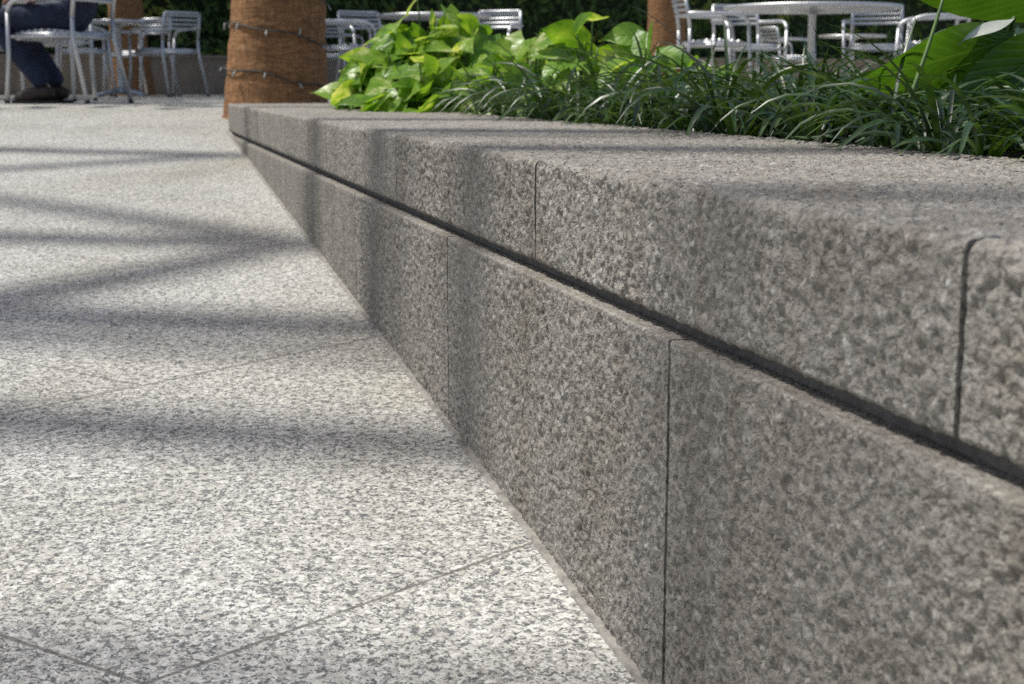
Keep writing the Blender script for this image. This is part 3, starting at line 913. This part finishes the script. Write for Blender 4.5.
rnd = random.Random(77)
gm = MB()
def blade(p, az, L, W, lean, droop, tw):
    out = Vector((math.cos(az), math.sin(az), 0)); sd = Vector((-math.sin(az), math.cos(az), 0))
    n = 8; vs = []; q = Vector(p); ang = lean
    for i in range(n + 1):
        t = i / n
        w = W * (.75 + .5 * t) if t < .4 else W * .95 * (1 - ((t - .4) / .6) ** 2.2) + .0004
        up_ = Vector((-math.sin(az) * 0, 0, 1))
        nn = (out * -math.cos(ang) + Vector((0, 0, 1)) * math.sin(ang))
        s2 = sd * math.cos(tw * t) + nn * math.sin(tw * t)
        vs += [q - s2 * w, q + nn * (-w * .35), q + s2 * w]
        q = q + (out * math.sin(ang) + Vector((0, 0, 1)) * math.cos(ang)) * (L / n)
        if q.z < ZT + .004 and i > 3: q.z = ZT + .004 + rnd.uniform(0, .004)
        ang += droop / n
    gm.add(vs, [(i * 3 + k, i * 3 + k + 1, i * 3 + 4 + k, i * 3 + 3 + k) for i in range(n) for k in (0, 1)])
clumps = []
s = -2.0
while s < 3.1:
    for off in np.arange(.05, 1.1, .135):
        if s > 2.3 and off > .3: continue
        clumps.append((s + rnd.uniform(-.055, .055), float(off) + rnd.uniform(-.045, .045)))
    s += .125
for (s_, off) in clumps:
    c = bed(s_, max(.03, off))
    k_ = .86 if s_ < -.35 else .86 + .14 * min(1, (s_ + .35) / .8)
    vig = rnd.uniform(.8, 1.12) * k_
    for k in range(19 if off < .5 else 14):
        az = rnd.uniform(0, 6.283)
        L = rnd.uniform(.20, .37) * vig
        blade(c + Vector((math.cos(az) * .012, math.sin(az) * .012, 0)), az + rnd.gauss(0, .25), L, rnd.uniform(.0032, .0066), rnd.uniform(.1, .6), rnd.uniform(1.2, 2.8), rnd.uniform(-.9, .9))
for k in range(46):     # a few longer blades stand clear of the mass
    c = bed(rnd.uniform(-1.2, 2.4), rnd.uniform(.05, .7))
    blade(c, rnd.uniform(0, 6.283), rnd.uniform(.22, .33), rnd.uniform(.003, .0055), rnd.uniform(.05, .4), rnd.uniform(.2, .9), rnd.uniform(-.9, .9))
tag(gm.build('grass', GRASS, smooth=True), 'dark green strap leaved grass arching over the inner edge of the granite bench', 'grass', kind='stuff')

# big leaved plant on the right
bp = empty('large_leaf_plant', SB(985, 2.75)); tag(bp, 'plant with very large smooth green leaves at the right edge of the bed', 'plant')
base_w = Vector(bp.location)
rnd = random.Random(9)
def big(tip, root, nrm, W, mat, curl=.1, label=None, stalk=True):
    m = MB(); root = Vector(root) - base_w; tip = Vector(tip) - base_w
    d = tip - root
    heart_leaf(m, root, d, Vector(nrm), d.length * 1.08, W, curl, rnd, .12, False)
    lo = m.build('leaf', mat, bp, smooth=True)
    if label: lo['label'] = label
    if stalk:
        s2 = MB(); s2.tube(bez((rnd.uniform(-.03, .03), rnd.uniform(-.02, .04), -.02), (root.x * .5, root.y * .5, root.z * .9), root, 8), [.008, .0075, .007, .0065, .006, .0055, .005, .0045, .004], 6); s2.build('stalk', STEM, bp, smooth=True)
big(at(866, 82, 2.42), at(1014, 38, 2.58), (0, -.92, -.4), .066, BIGLEAF, .03)
big(at(952, 124, 2.44), at(1066, 30, 2.5), (.45, -.85, .33), .064, BIGLEAF, .05, 'dark drooping leaf turned from the sun')
big(at(913, -16, 2.55), at(1080, 6, 2.7), (0, -.8, -.6), .07, BIGLEAF, .03)
big(at(962, 38, 2.50), at(1014, 18, 2.54), (-.6, -.55, .6), .016, PALELEAF, .1, 'pale glossy leaf')
big(at(1090, 60, 2.6), at(1020, 30, 2.8), (.2, -.4, .8), .07, BIGLEAF, .1)
fs_ = MB(); fs_.tube(bez(at(906, 108, 2.3) - base_w, at(925, 60, 2.32) - base_w, at(947, -14, 2.36) - base_w, 8), [.0042, .004, .0038, .0036, .0034, .0032, .003, .003, .003], 6)
fs_.build('flower_stalk', STEM, bp, smooth=True)
